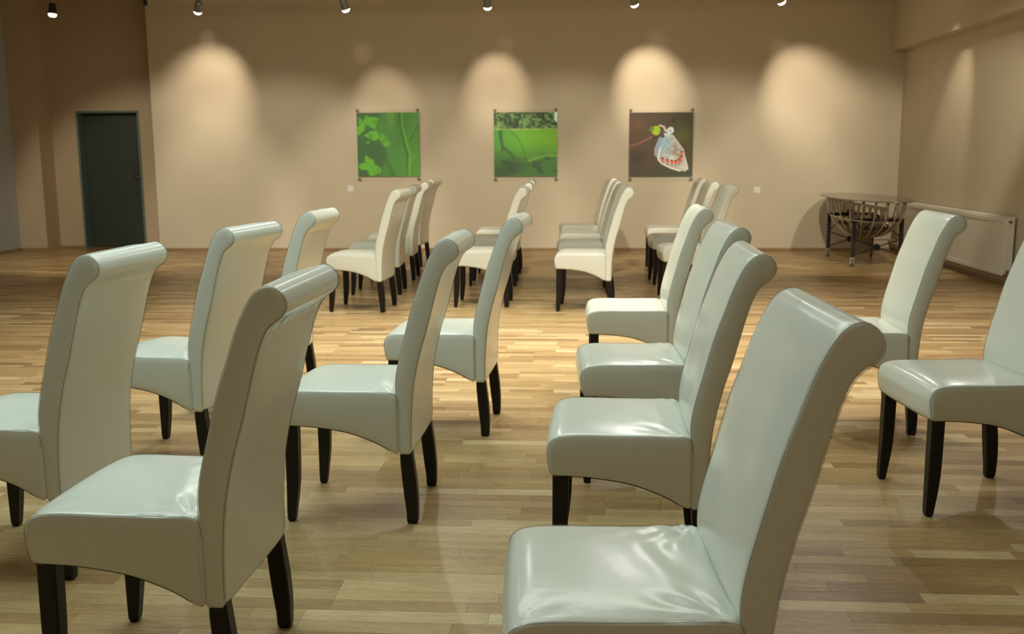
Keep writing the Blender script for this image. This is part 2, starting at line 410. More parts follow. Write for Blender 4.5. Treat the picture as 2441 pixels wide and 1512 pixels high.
HS, HB = .247, .239
def fold(du, dv, amp, k, ph, reach):
    d = math.hypot(du, dv); th = math.atan2(dv, du)
    return amp * math.sin(th * k + ph) * math.exp(-(d / reach) ** 2) * min(1, d / .02)
def make_seat(variant):
    R = random.Random(variant * 11 + 5)
    wr = [0, .8, 2.1][variant]; ph = [R.uniform(0, 6) for _ in range(6)]
    def disp(p, v, n):
        x = v / HS; d = 0
        if n.y > .3: d += .012 * (1 - abs(x) ** 3) * min(1, max(0, (p.x + .02) / .10)) * n.y
        elif n.x > .3: d += .007 * (1 - abs(x) ** 4)
        if p.y > .46:
            for s, q in ((1, 0), (-1, 1)):
                d += fold(p.x - .01, (HS - s * v) , .0028 * wr, 13, ph[q], .13)
            d += fold(.43 - p.x, HS - v, .0012 * wr, 9, ph[3], .09)
            d += .0010 * wr * math.sin(p.x * 60 + 18 * v + ph[2]) * math.exp(-((p.x - .06) / .10) ** 2)
        return d
    return pillow(resample(SEAT_A, 64), resample(SEAT_B, 64), HS, 34, disp, .007, 10, .003)
def make_back(variant):
    R = random.Random(variant * 7 + 1); ph = [R.uniform(0, 6) for _ in range(4)]; wr = [0, .7, 1.4][variant]
    def disp(p, v, n):
        x = v / HB; d = 0
        if n.x > .3 and p.y > .5: d += .007 * (1 - abs(x) ** 4) + wr * .0009 * math.sin(v * 22 + p.y * 14 + ph[0])
        if n.x < -.3 and p.y < .95: d += .003 * (1 - abs(x) ** 4)
        if n.x < 0 and .90 < p.y < 1.005:
            d += .0016 * math.sin(v * 230 + 2.2 * math.sin(v * 40 + ph[1])) * math.exp(-((p.y - .975) / .018) ** 2) * (1.0 if variant else .6)
        return d
    return pillow(resample(BACK_A, 74), resample(BACK_B, 74), HB, 40, disp, .006, 8, .003)
def seam_bm(curve_list, nor_side, h, dash=True):
    """thin seam cord on the side edges, plus a row of stitches beside it"""
    cords = []; st = bmesh.new()
    for side in (-1, 1):
        cord = bmesh.new(); cords.append(cord)
        for C, N in curve_list:
            pts = [(c.x + n.x * .0003, side * (h - .0012), c.y + n.y * .0003) for c, n in zip(C, N)]
            tube(cord, pts, .0007, 5)
            if dash:
                s = 0
                for i in range(len(C) - 1):
                    seg = (C[i + 1] - C[i]).length; k = 0
                    while s < seg:
                        f = s / seg; c = C[i].lerp(C[i + 1], f); nn = N[i]; t = (C[i + 1] - C[i]).normalized()
                        a = c + nn * .0006; e = a + t * .0042
                        tube(st, [(a.x, side * (h - .0105), a.y), (e.x, side * (h - .0105), e.y)], .0006, 3, False)
                        s += .0068
                    s -= seg
    return cords, st
def leg_bm(st, side):
    """st: list of z,u0,u1,v0,v1 (v outward positive) -> chamfered loft"""
    bm = bmesh.new(); rings = []
    for z, u0, u1, v0, v1 in st:
        c = .0045
        P = [(u0 + c, v0), (u1 - c, v0), (u1, v0 + c), (u1, v1 - c), (u1 - c, v1), (u0 + c, v1), (u0, v1 - c), (u0, v0 + c)]
        rings.append([bm.verts.new((u, side * v, z)) for u, v in P])
    for i in range(len(rings) - 1):
        for k in range(8): bm.faces.new((rings[i][k], rings[i][(k + 1) % 8], rings[i + 1][(k + 1) % 8], rings[i + 1][k]))
    bm.faces.new(rings[0][::-1]); bm.faces.new(rings[-1])
    bmesh.ops.recalc_face_normals(bm, faces=bm.faces)
    return bm
FRONT_LEG = [(.392, .376, .426, .192, .240), (.22, .378, .427, .194, .240), (.16, .380, .427, .196, .240), (.10, .386, .428, .199, .240), (.05, .393, .429, .202, .240), (.012, .398, .429, .204, .239), (.004, .400, .427, .206, .237), (0, .403, .424, .209, .234)]
REAR_LEG = [(.30, -.050, -.008, .190, .233), (.24, -.0575, -.008, .190, .234), (.17, -.066, -.014, .191, .235), (.10, -.0705, -.021, .193, .235), (.05, -.0705, -.027, .196, .234), (.012, -.069, -.028, .198, .233), (.004, -.067, -.030, .200, .231), (0, -.064, -.033, .203, .228)]
def make_chair(variant):
    t = empty('dining_chair')
    sb, loop, nor = make_seat(variant); seat = obj('seat', sb, M_LEATHER, t, True)
    n = 64; k0 = 0
    A = loop[:n]; NA = nor[:n]
    # top seam from the front bottom corner over the top to the back
    Bf = [loop[-i] for i in range(1, 9)][::-1]; NBf = [nor[-i] for i in range(1, 9)][::-1]
    cord, st = seam_bm([(Bf + A[:56], NBf + NA[:56])], 1, HS)
    
    for c_ in cord: obj('seam', c_, M_SEAM, seat)
    obj('stitching', st, M_STITCH, seat)['kind'] = 'stuff'
    bb, loop2, nor2 = make_back(variant); back = obj('backrest', bb, M_LEATHER, t, True)
    n2 = 74; A2 = loop2[3:n2]; N2 = nor2[3:n2]; B2 = loop2[n2:-3]; NB2 = nor2[n2:-3]
    cord, st = seam_bm([(A2 + B2, N2 + NB2)], 1, HB)
    
    for c_ in cord: obj('seam', c_, M_SEAM, back)
    obj('stitching', st, M_STITCH, back)['kind'] = 'stuff'
    # black dust cover under the seat
    b = bmesh.new(); C = resample([(.425, .3745), (.36, .373), (.30, .369), (.20, .3545), (.13, .334), (.07, .309), (.035, .289), (.004, .2765)], 24)
    for sgn in (0,):
        up = [[b.verts.new((p.x, v, p.y + dz)) for p in C] for v, dz in ((-HS + .006, 0), (HS - .006, 0), (HS - .006, .004), (-HS + .006, .004))]
        for j in range(4):
            for i in range(len(C) - 1): b.faces.new((up[j][i], up[j][i + 1], up[(j + 1) % 4][i + 1], up[(j + 1) % 4][i]))
        b.faces.new([up[j][0] for j in range(4)]); b.faces.new([up[j][-1] for j in range(4)][::-1])
        bmesh.ops.recalc_face_normals(b, faces=b.faces)
    obj('underside_lining', b, M_LINING, t, label='black fabric lining edge under the seat')
    for s in (1, -1):
        obj('leg', leg_bm(FRONT_LEG, s), M_LEG, t); obj('leg', leg_bm(REAR_LEG, s), M_LEG, t)
    return t
protos = {v: make_chair(v) for v in (0, 1, 2)}
used = set()
def copy_tree(o, par=None):
    c = o.copy(); COL.objects.link(c)
    if par: c.parent = par
    for ch in list(o.children): copy_tree(ch, c)
    return c
G_L, G_R, G_FL, G_FR = 'chairs of the near left block', 'chairs of the near right block', 'chairs of the far left block', 'chairs of the far right block'
CH = [
 (-1.704, 3.202, -2.4, 1, 'cream leather chair at the left edge, its tall back below the green door', G_L),
 (-0.910, 2.479, -1.2, 2, 'cream leather chair in the left foreground with creased shiny seat corner', G_L),
 (-1.640, 4.327, -8.0, 1, 'cream leather chair behind the leftmost one, below the plaster wall corner', G_L),
 (-0.663, 3.757, -1.1, 1, 'cream leather chair right behind the creased foreground chair, all four dark legs on show', G_L),
 (-0.493, 4.938, -2.7, 0, 'cream leather chair with two splayed rear legs on the bright floor below the middle picture', G_L),
 (-1.624, 5.446, -1.8, 0, 'cream leather chair showing only its back, below the switch beside the leaf picture', G_L),
 (0.293, 1.999, 3.0, 2, 'largest cream leather chair, at the bottom right of centre, legs out of frame', G_R),
 (0.352, 3.222, -1.3, 1, 'cream leather chair directly behind the largest one, with a loose thread under its seat', G_R),
 (0.443, 4.279, 2.2, 1, 'cream leather chair wedged between the loose-thread chair and the farther warm-lit one', G_R),
 (0.489, 5.709, 0.0, 0, 'warm-lit cream leather chair, last of the three stacked behind the largest chair', G_R),
 (1.718, 3.972, 5.8, 0, 'cream leather chair running off the right edge, seat front and three dark legs visible', G_R),
 (1.581, 5.046, -1.2, 0, 'cream leather chair standing alone in front of the white radiator', G_R),
 (-1.753, 8.756, -3.2, 0, 'nearest chair of the far left row, complete from seat to legs below the leaf picture', G_FL),
 (-1.825, 9.864, 3.3, 0, 'second chair back in the far left row, its seat peeking out behind the first', G_FL),
 (-1.870, 10.984, 2.6, 0, 'third chair back in the far left row, a side seam seen between the backs', G_FL),
 (-1.969, 12.261, -4.4, 0, 'rearmost chair of the far left row, its roll the highest beside the leaf picture', G_FL),
 (-0.695, 9.081, -0.7, 0, 'nearest of the three chairs half hidden behind the near row below the middle picture', G_FL),
 (-0.722, 10.539, 1.0, 0, 'middle one of the three half hidden chairs below the middle picture', G_FL),
 (-0.744, 11.677, 0.9, 0, 'rearmost of the three half hidden chairs, roll touching the middle picture\'s lower edge', G_FL),
 (0.244, 8.838, -3.7, 0, 'cream chair seen side-on below the butterfly picture, nearest of its row of four', G_FR),
 (0.228, 9.993, 2.0, 0, 'second chair in the row of four left of the butterfly picture', G_FR),
 (0.226, 11.080, 1.4, 0, 'third chair in the row of four left of the butterfly picture', G_FR),
 (0.208, 12.347, 4.0, 0, 'rearmost and greyest chair in the row of four left of the butterfly picture', G_FR),
 (1.200, 9.460, 2.1, 0, 'nearest of the three far right chairs, its back rightmost beyond the butterfly picture', G_FR),
 (1.194, 10.675, 2.3, 0, 'middle one of the three far right chairs by the butterfly picture', G_FR),
 (1.235, 11.900, 0.0, 0, 'rearmost of the three far right chairs, back just under the butterfly picture', G_FR),
]
for (x, y_, a, var, lab, grp) in CH:
    if var in used: c = copy_tree(protos[var])
    else: c = protos[var]; used.add(var)
    c.location = (x, y_, 0); c.rotation_euler = (0, 0, PI + math.radians(a)); tag(c, lab, 'chair', grp)
    if 'loose thread under' in lab:
        b = bmesh.new(); tube(b, [(.086, .244, .312), (.088, .245, .300), (.092, .246, .285), (.093, .246, .268), (.0935, .246, .262)], .0006, 5)
        obj('loose_thread', b, M_SEAM, c)

# ------------------------------------------------------------------ pictures
def noise2(X, Y, sc, seed, octv=4):
    r = np.random.RandomState(seed); tot = np.zeros_like(X); amp = 1; s = 0
    for o in range(octv):
        g = r.rand(64, 64); u = X * sc; v = Y * sc; i = np.floor(u).astype(int); j = np.floor(v).astype(int); fu = u - i; fv = v - j
        fu = fu * fu * (3 - 2 * fu); fv = fv * fv * (3 - 2 * fv)
        q = lambda a, c: g[a % 64, c % 64]
        tot += amp * ((q(i, j) * (1 - fu) + q(i + 1, j) * fu) * (1 - fv) + (q(i, j + 1) * (1 - fu) + q(i + 1, j + 1) * fu) * fv); s += amp; amp *= .5; sc *= 2
    return tot / s
def sst(a, b_, x): t = np.clip((x - a) / (b_ - a), 0, 1); return t * t * (3 - 2 * t)
def mixc(img, c, k): return img * (1 - k[..., None]) + np.array(c, float) * k[..., None]
def seg(X, Y, pts, w0, w1=None, soft=.006):
    w1 = w0 if w1 is None else w1; K = np.zeros_like(X); n = len(pts) - 1
    for i in range(n):
        (ax, ay), (bx_, by_) = pts[i], pts[i + 1]; dx, dy = bx_ - ax, by_ - ay
        t = np.clip(((X - ax) * dx + (Y - ay) * dy) / (dx * dx + dy * dy), 0, 1)
        d = np.hypot(X - ax - t * dx, Y - ay - t * dy); w = w0 + (w1 - w0) * (i + t) / n
        K = np.maximum(K, 1 - sst(w, w + soft, d))
    return K
def inpoly(X, Y, poly):
    c = np.zeros(X.shape, bool); n = len(poly); j = n - 1
    for i in range(n):
        xi, yi = poly[i]; xj, yj = poly[j]
        c ^= ((yi > Y) != (yj > Y)) & (X < (xj - xi) * (Y - yi) / (yj - yi + 1e-12) + xi); j = i
    return c
NP = 150
gx, gy = np.meshgrid((np.arange(NP + 1)) / NP, (np.arange(NP + 1)) / NP)   # gy: 0 at the top
def pic_leaves():
    X, Y = gx, gy; img = np.zeros(X.shape + (3,)); n = noise2(X, Y, 3, 1)
    img[:] = (62, 122, 50); img = mixc(img, (84, 148, 62), sst(.55, 1.0, X + .25 * (n - .5)) * .8); img = mixc(img, (66, 128, 38), sst(.5, 1, Y) * .5)
    img = mixc(img, (40, 84, 44), (1 - sst(.30, .46, X + .08 * np.sin(Y * 7))) * .85)
    img = mixc(img, (120, 170, 90), np.exp(-((X - .56) / .08) ** 2) * (1 - sst(.0, .38, Y)) * .55)  # pale patch at the top: light pool's reflection painted into the ink
    L_ = noise2(X * 1.3, Y, 6, 7, 3); leaves = np.zeros_like(X)
    for cx, cy, r in ((.22, .12, .11), (.06, .25, .09), (.14, .36, .09), (.24, .38, .07), (.04, .15, .07), (.22, .60, .08), (.16, .72, .10), (.10, .84, .09), (.28, .66, .06), (.2, .92, .08), (.44, .46, .06), (.46, .38, .035), (.16, .46, .06), (.33, .9, .05)):
        leaves = np.maximum(leaves, 1 - sst(r * .8, r * 1.05, np.hypot(X - cx, (Y - cy)) + .22 * (L_ - .5)))
    img = mixc(img, (86, 158, 34), leaves); img = mixc(img, (62, 124, 30), leaves * sst(.5, .62, noise2(X, Y, 14, 4, 2)) * .7)
    img = mixc(img, (44, 100, 40), seg(X, Y, [(.70, 0), (.71, .2), (.76, .48), (.81, .66), (.80, .85), (.82, 1)], .012, .012, .02) * .8)
    img = mixc(img, (104, 160, 50), seg(X, Y, [(.73, 0), (.73, .2), (.79, .46), (.85, .66), (.83, .8), (.83, 1)], .010, .012, .02) * .8)
    img = mixc(img, (96, 156, 60), seg(X, Y, [(.80, .46), (.87, .32), (.95, .2)], .006, .004, .02) * .6)
    img = mixc(img, (100, 158, 52), seg(X, Y, [(.83, .80), (.92, .70), (1, .62)], .008, .004, .02) * .6)
    img = mixc(img, (52, 104, 40), seg(X, Y, [(.84, .44), (.92, .3), (1, .2)], .004, .004, .02) * .5)
    img = mixc(img, (42, 92, 36), seg(X, Y, [(.42, .55), (.44, .7), (.52, .86), (.57, 1)], .01, .012, .03) * .6)
    return img
def pic_meadow():
    X, Y = gx, gy; img = np.zeros(X.shape + (3,)); n = noise2(X, Y, 4, 11); img[:] = (98, 158, 38)
    img = mixc(img, (72, 140, 50), 1 - sst(.0, .5, X)); img = mixc(img, (112, 160, 22), sst(.5, 1, X) * (1 - sst(.4, .6, Y)) * .8)
    img = mixc(img, (52, 96, 42), sst(.45, .85, Y + .25 * (n - .5)) * .9)
    img = mixc(img, (36, 70, 40), sst(.55, .62, noise2(X, Y * 1.4, 7, 3)) * sst(.6, .8, Y) * .8)
    img = mixc(img, (38, 66, 40), (1 - sst(0, .22, np.abs((Y - .86) + .25 * (X - .3)))) * (1 - sst(.35, .6, X)) * .7)
    img = mixc(img, (120, 160, 60), seg(X, Y, [(.55, .76), (.7, .70), (.85, .67), (1, .68)], .006, .006, .02) * .6)
    img = mixc(img, (52, 84, 44), seg(X, Y, [(.10, .28), (.11, .42), (.14, .54), (.24, .62), (.34, .74), (.45, .86)], .018, .006, .02) * .85)
    img = mixc(img, (52, 84, 44), seg(X, Y, [(.14, .54), (.13, .60)], .01, .006, .02) * .8)
    img = mixc(img, (70, 116, 40), seg(X, Y, [(.25, .28), (.36, .38), (.44, .52), (.5, .66)], .005, .004, .02) * .6)
    f = .5 * noise2(X, Y, 9, 21, 5) + .5 * noise2(X, Y, 27, 22, 3); top = 1 - sst(.245, .265, Y)
    fol = np.zeros_like(img); fol[:] = (52, 84, 50); fol = mixc(fol, (110, 146, 84), sst(.50, .60, f)); fol = mixc(fol, (30, 52, 34), 1 - sst(.38, .48, f))
    fol = mixc(fol, (122, 158, 88), (1 - sst(.0, .25, X)) * sst(.15, .22, Y) * .7); fol = mixc(fol, (196, 212, 220), sst(.955, .975, X + .03 * (f - .5)) * (1 - sst(.13, .17, Y)))
    img = img * (1 - top[..., None]) + fol * top[..., None]
    img = mixc(img, (170, 176, 120), np.exp(-((Y - .262) / .010) ** 2) * (.4 + .6 * (noise2(X, Y * 0, 12, 5) > .45)))
    return img
def pic_butterfly():
    X, Y = gx, gy; img = np.zeros(X.shape + (3,)); n = noise2(X, Y, 3, 31)
    img[:] = (84, 62, 44); img = mixc(img, (62, 62, 34), sst(.45, .8, X + .2 * (n - .5)) * .9); img = mixc(img, (56, 64, 44), sst(.75, 1, Y) * .7)
    img = mixc(img, (128, 74, 52), np.exp(-(((X - .14) / .13) ** 2 + ((Y - .17) / .10) ** 2)) * .6)
    img = mixc(img, (92, 100, 36), np.exp(-(((X - .84) / .14) ** 2 + ((Y - .36) / .15) ** 2)) * .8)
    img = mixc(img, (50, 36, 32), np.exp(-(((X - .13) / .14) ** 2 + ((Y - .7) / .12) ** 2)) * .7)
    img = mixc(img, (160, 88, 88), seg(X, Y, [(0, .515), (.1, .50), (.22, .45), (.36, .37)], .006, .010, .012) * .85)
    img = mixc(img, (168, 196, 40), 1 - sst(.06, .075, np.hypot(X - .42, (Y - .28) * .9))); img = mixc(img, (110, 140, 30), (1 - sst(.035, .05, np.hypot(X - .35, Y - .25))))
    img = mixc(img, (70, 40, 40), seg(X, Y, [(.31, .24), (.33, .19), (.40, .19), (.46, .19)], .010, .006, .012) * .8)
    img = mixc(img, (60, 40, 36), seg(X, Y, [(.38, .38), (.44, .40)], .014, .014, .02) * .8)
    under = inpoly(X, Y, [(.47, .38), (.40, .56), (.395, .66), (.46, .72), (.56, .6), (.60, .4)]); img = mixc(img, (150, 165, 190), under * 1.)
    wing = [(.58, .32), (.68, .35), (.76, .46), (.85, .58), (.885, .72), (.92, .83), (.93, .88), (.88, .915), (.80, .915), (.66, .87), (.52, .80), (.46, .74), (.46, .68), (.49, .55), (.53, .42)]
    w = inpoly(X, Y, wing).astype(float); img = mixc(img, (190, 184, 186), w)
    img = mixc(img, (150, 192, 216), w * np.exp(-(((X - .57) / .09) ** 2 + ((Y - .48) / .18) ** 2)))
    img = mixc(img, (148, 136, 130), w * np.exp(-(((X - .74) / .10) ** 2 + ((Y - .62) / .14) ** 2)) * .9)
    img = mixc(img, (232, 230, 236), w * np.exp(-(((X - .68) / .05) ** 2 + ((Y - .72) / .05) ** 2)) * .8)
    for p in ([(.60, .40), (.52, .60), (.50, .74)], [(.62, .42), (.60, .60), (.60, .78)], [(.66, .42), (.78, .62), (.84, .82)]): img = mixc(img, (132, 140, 160), w * seg(X, Y, p, .002, .002, .008) * .6)
    for (cx, cy) in ((.53, .735), (.605, .763), (.675, .775), (.735, .78), (.785, .757), (.815, .71), (.835, .635)):
        img = mixc(img, (46, 44, 56), 1 - sst(.018, .026, np.hypot(X - cx, Y - cy + .016))); img = mixc(img, (222, 98, 40), 1 - sst(.020, .027, np.hypot((X - cx) * .9, Y - cy - .002)))
        img = mixc(img, (50, 48, 58), 1 - sst(.008, .014, np.hypot(X - cx - .004, Y - cy - .045)))
    for (cx, cy) in ((.685, .455), (.62, .52), (.775, .545), (.68, .57), (.77, .62), (.54, .66), (.60, .66), (.65, .68), (.71, .69), (.75, .70), (.86, .85), (.90, .87), (.83, .86), (.87, .80)):
        img = mixc(img, (240, 240, 242), 1 - sst(.014, .022, np.hypot(X - cx, Y - cy))); img = mixc(img, (40, 44, 60), 1 - sst(.006, .012, np.hypot(X - cx, Y - cy)))
    img = mixc(img, (236, 234, 236), seg(X, Y, wing[8:14][::-1], .006, .006, .006)); img = mixc(img, (226, 222, 224), seg(X, Y, wing[1:8], .005, .005, .006) * .9)
    img = mixc(img, (196, 206, 226), 1 - sst(.05, .07, np.hypot(X - .60, (Y - .32)))); img = mixc(img, (214, 222, 236), 1 - sst(.045, .06, np.hypot(X - .65, Y - .275)))
    img = mixc(img, (36, 40, 66), (1 - sst(.006, .012, np.hypot((X - .645) * .6, Y - .285))) * .8)
    img = mixc(img, (220, 200, 200), seg(X, Y, [(.47, .20), (.545, .22), (.55, .26), (.60, .28)], .009, .009, .01))
    img = mixc(img, (90, 80, 90), seg(X, Y, [(.49, .30), (.58, .31)], .008, .006, .01))
    img = mixc(img, (24, 24, 22), seg(X, Y, [(.70, .27), (.72, .20), (.715, .14)], .003, .003, .006)); img = mixc(img, (20, 22, 20), seg(X, Y, [(.69, .14), (.695, .09)], .008, .008, .008))
    return img
def make_picture(x0, x1, z0, z1, fn, label, gain=1.8):
    cx = (x0 + x1) / 2; root = empty('wall_picture', (cx, YB, z0)); tag(root, label, 'picture', 'frameless pictures on the back wall')
    img = np.clip(fn() / 255, 0, 1); lin = np.where(img <= .04045, img / 12.92, ((img + .055) / 1.055) ** 2.4) * gain
    w, h = x1 - x0, z1 - z0; yp = -.040
    verts = [(-w / 2 + w * gx[j, i], yp, h * (1 - gy[j, i])) for j in range(NP + 1) for i in range(NP + 1)]
    faces = [(j * (NP + 1) + i, (j + 1) * (NP + 1) + i, (j + 1) * (NP + 1) + i + 1, j * (NP + 1) + i + 1) for j in range(NP) for i in range(NP)]
    nb = len(verts)
    verts += [(-w / 2, yp + .003, 0), (w / 2, yp + .003, 0), (w / 2, yp + .003, h), (-w / 2, yp + .003, h)]
    tl, tr, bl, br = 0, NP, NP * (NP + 1), NP * (NP + 1) + NP
    faces += [(nb + 3, nb + 2, nb + 1, nb), (bl, nb, nb + 1, br), (tr, br, nb + 1, nb + 2), (tl, tr, nb + 2, nb + 3), (bl, tl, nb + 3, nb)]
    me = bpy.data.meshes.new('print'); me.from_pydata(verts, [], faces); me.update()
    a = me.color_attributes.new('ink', 'FLOAT_COLOR', 'POINT')
    colr = np.ones((len(verts), 4), dtype=np.float32); colr[:nb, :3] = lin.reshape(-1, 3); colr[nb:, :3] = .6
    a.data.foreach_set('color', colr.ravel()); me.materials.append(M_PRINT)
    o = bpy.data.objects.new('print', me); COL.objects.link(o); o.parent = root
    b = bmesh.new(); box(b, -w / 2 - .002, w / 2 + .002, yp - .005, yp - .001, -.055, h + .05); obj('acrylic_pane', b, M_PANE, root)
    for sx in (-1, 1):
        for zz in (-.035, h + .036):
            b = bmesh.new(); lathe(b, [(.007, 0), (.007, .048), (.019, .050), (.020, .060), (.016, .066)], (sx * (w / 2 - .016), 0, zz), (0, -1, 0), 16)
            obj('standoff', b, M_STEEL, root, True)
make_picture(-3.151, -2.262, 1.062, 1.952, pic_leaves, 'green picture of leaves and stems, leftmost of the three on the back wall', 1.5)
make_picture(-1.200, -.312, 1.052, 1.940, pic_meadow, 'green meadow picture with dark trees along its top, middle of the back wall', 1.6)
make_picture(.694, 1.575, 1.043, 1.920, pic_butterfly, 'brown picture of a pale spotted butterfly, rightmost on the back wall', 1.25)

# ------------------------------------------------------------------ wall switches
def make_switch(x, z, label):
    r = empty('wall_switch', (x, YB, z - .043)); tag(r, label, 'switch', 'white wall switches')
    b = bmesh.new(); box(b, -.043, .043, -.009, 0, 0, .086, .003); obj('cover_plate', b, M_PLATE, r)
    b = bmesh.new(); box(b, -.030, .030, -.0135, -.009, .013, .073, .002); obj('rocker', b, M_PLATE, r)
make_switch(-3.277, .888, 'small white square switch below and left of the leaf picture')
make_switch(2.480, .845, 'small white square switch between the butterfly picture and the glass table')

# ------------------------------------------------------------------ spotlights on their track
t = empty('light_track', (-.9, LAMP_Y, TRACK_H)); tag(t, 'thin black ceiling track carrying the row of spotlights', 'track')
b = bmesh.new(); box(b, -5.9, 5.0, -.018, .018, 0, .034, .002); obj('rail', b, M_BLACK, t)
for xx in (-4.66, 4.70):
    b = bmesh.new(); box(b, -.02, .02, -.02, .02, -.175, -.002, .004); o = obj('track_feed', b, M_BLACK); o.location = (xx - .9, LAMP_Y, TRACK_H)
    tag(o, 'small black box at the top edge above the ' + ('recessed door wall corner' if xx < 0 else 'right room corner'), 'track feed', 'feed boxes of the light track')
for xx in (-5.2, -.0, 3.6):
    b = bmesh.new(); tube(b, [(xx, 0, .034), (xx, 0, ZC - TRACK_H)], .005, 8); obj('suspension_rod', b, M_BLACK, t)
lab = ['brightest spotlight at the far left of the track, dark body', 'spotlight above the broad light pool left of the pictures', 'spotlight above the leaf picture', 'spotlight above the meadow picture', 'spotlight above the butterfly picture', 'rightmost spotlight, above the wall switch beside the glass table']
for i, (lx, aim, e, sz) in enumerate(LAMPS):
    r = empty('spotlight', (lx, LAMP_Y, LAMP_Z)); tag(r, lab[i], 'spotlight', 'spotlights along the top of the photo')
    d = (Vector(aim) - Vector((lx, LAMP_Y, LAMP_Z))).normalized(); d = Vector((d.x, d.y * .45, d.z)).normalized()
    b = bmesh.new(); lathe(b, [(.020, -.075), (.044, -.07), (.046, -.03), (.050, .035), (.054, .060), (.050, .062), (.044, .045)], (0, 0, 0), d, 20)
    obj('lamp_head', b, M_BLACK if i == 0 else M_LAMPGREY, r, True)
    b = bmesh.new(); lathe(b, [(.047, .050), (.050, .066), (.047, .082), (.034, .094), (.012, .098)], (0, 0, 0), d, 20)
    obj('lens', b, M_GLOW, r, True)
    b = bmesh.new(); tube(b, [(0, 0, .02), (0, 0, TRACK_H - LAMP_Z - .01)], .012, 10); box(b, -.03, .03, -.016, .016, TRACK_H - LAMP_Z - .03, TRACK_H - LAMP_Z - .002)
    obj('stem', b, M_LAMPGREY, r)

# ------------------------------------------------------------------ radiator
RX = 4.28; RY0, RY1, RZ0, RZ1 = 10.33, 13.70, .115, .705
r = empty('radiator', (XR, (RY0 + RY1) / 2, 0)); tag(r, 'long white panel radiator low on the right wall behind the chairs', 'radiator')
def rb(name, m_, *a, bev=0, sm=False):
    b = bmesh.new(); box(b, *a, bev); return loc_obj(name, b, m_, r, sm)
b = bmesh.new(); box(b, RX, RX + .018, RY0 + .01, RY1 - .01, RZ0, RZ1 - .01, .004)
loc_obj('front_panel', b, M_WHITE, r)
b = bmesh.new()
box(b, RX - .008, RX + .004, RY0 + .012, RY1 - .012, RZ1 - .055, RZ1 - .012, .004); loc_obj('panel_rim', b, M_WHITE, r)
b = bmesh.new(); box(b, RX - .008, RX + .004, RY0 + .012, RY1 - .012, RZ0 + .0, RZ0 + .045, .004)
loc_obj('panel_rim', b, M_WHITE, r)
rb('rear_panel', M_WHITE, RX + .075, RX + .090, RY0 + .01, RY1 - .01, RZ0, RZ1 - .01, bev=.003)
for yy in (RY0, RY1 - .006): rb('side_cover', M_WHITE, RX + .006, RX + .092, yy, yy + .008, RZ0 + .02, RZ1, bev=.002)
b = bmesh.new()
box(b, RX - .001, RX + .012, RY0, RY1, RZ1 - .012, RZ1 + .003); box(b, RX + .085, RX + .098, RY0, RY1, RZ1 - .012, RZ1 + .003)
yy = RY0 + .02
while yy < RY1 - .02:
    box(b, RX + .012, RX + .085, yy, yy + .008, RZ1 - .006, RZ1); yy += .030
loc_obj('top_grille', b, M_WHITE, r)['kind'] = 'stuff'
for zz in (RZ1 - .045, RZ0 + .04):
    b = bmesh.new(); lathe(b, [(.016, 0), (.016, .012), (.010, .020), (.006, .022)], (RX + .045, RY0, zz), (0, -1, 0), 14); loc_obj('end_plug', b, M_STEEL, r, True)
for yy in (RY0 + .5, RY1 - .5): rb('wall_bracket', M_STEEL, RX + .09, XR - .001, yy, yy + .03, RZ0 + .08, RZ1 - .05)
b = bmesh.new(); tube(b, [(RX + .04, RY1 + .012, .16), (RX + .04, RY1 + .10, .16), (RX + .04, RY1 + .20, .16), (RX + .04, 14.205, .16)], .011, 8)
tube(b, [(3.62, 14.20, .165), (4.33, 14.20, .165)], .011, 8); tube(b, [(RX + .04, RY1 + .012, .12), (RX + .04, 14.19, .12)], .009, 8)
tag(obj('heating_pipe', b, M_WHITE, None, True), 'thin white heating pipe low on the back wall beside the radiator', 'pipe')

# ------------------------------------------------------------------ boat-like glass table
TX, TY = 3.52, 12.66
r = empty('glass_table', (TX, TY, 0)); tag(r, 'oval glass table over a steel rib basket on a black wheeled frame, by the corner', 'table')
RA, RBx, TZ = 1.38, .42, .815
b = bmesh.new(); sides = 64
ring = lambda a_, b_, z: [b.verts.new((b_ * math.cos(2 * PI * k / sides), a_ * math.sin(2 * PI * k / sides), z)) for k in range(sides)]
R1 = ring(RA - .006, RBx - .006, TZ - .012); R2 = ring(RA, RBx, TZ - .009); R3 = ring(RA, RBx, TZ - .003); R4 = ring(RA - .006, RBx - .006, TZ)
for P, Q in ((R1, R2), (R2, R3), (R3, R4)):
    for k in range(sides): b.faces.new((P[k], P[(k + 1) % sides], Q[(k + 1) % sides], Q[k]))
b.faces.new(R1[::-1]); b.faces.new(R4); obj('table_top', b, M_GLASS, r, label='oval smoked glass top')
b = bmesh.new(); n = 48
tube(b, [((RBx + .001) * math.cos(2 * PI * k / n), (RA + .001) * math.sin(2 * PI * k / n), TZ - .006) for k in range(n + 1)], .0065, 6, False)
obj('glass_edge', b, M_STEEL, r)
# meridian ribs of the basket
BA, BB, BD = 1.20, .345, .47
def hull(phi, s):      # s: 0 rim .. 1 keel
    th = s * PI / 2; return (BB * math.cos(th) ** .75 * math.cos(phi), BA * math.cos(th) ** .9 * math.sin(phi), TZ - .018 - BD * math.sin(th))
NR = 20
for k in range(NR):
    phi = 2 * PI * (k + .5) / NR
    b = bmesh.new(); tube(b, [hull(phi, s / 14 * .86) for s in range(15)], .0095, 7); obj('rib', b, M_CHROME, r, True)
b = bmesh.new(); tube(b, [hull(2 * PI * k / 40, .33) for k in range(41)], .006, 6, False); obj('hoop', b, M_CHROME, r, True)
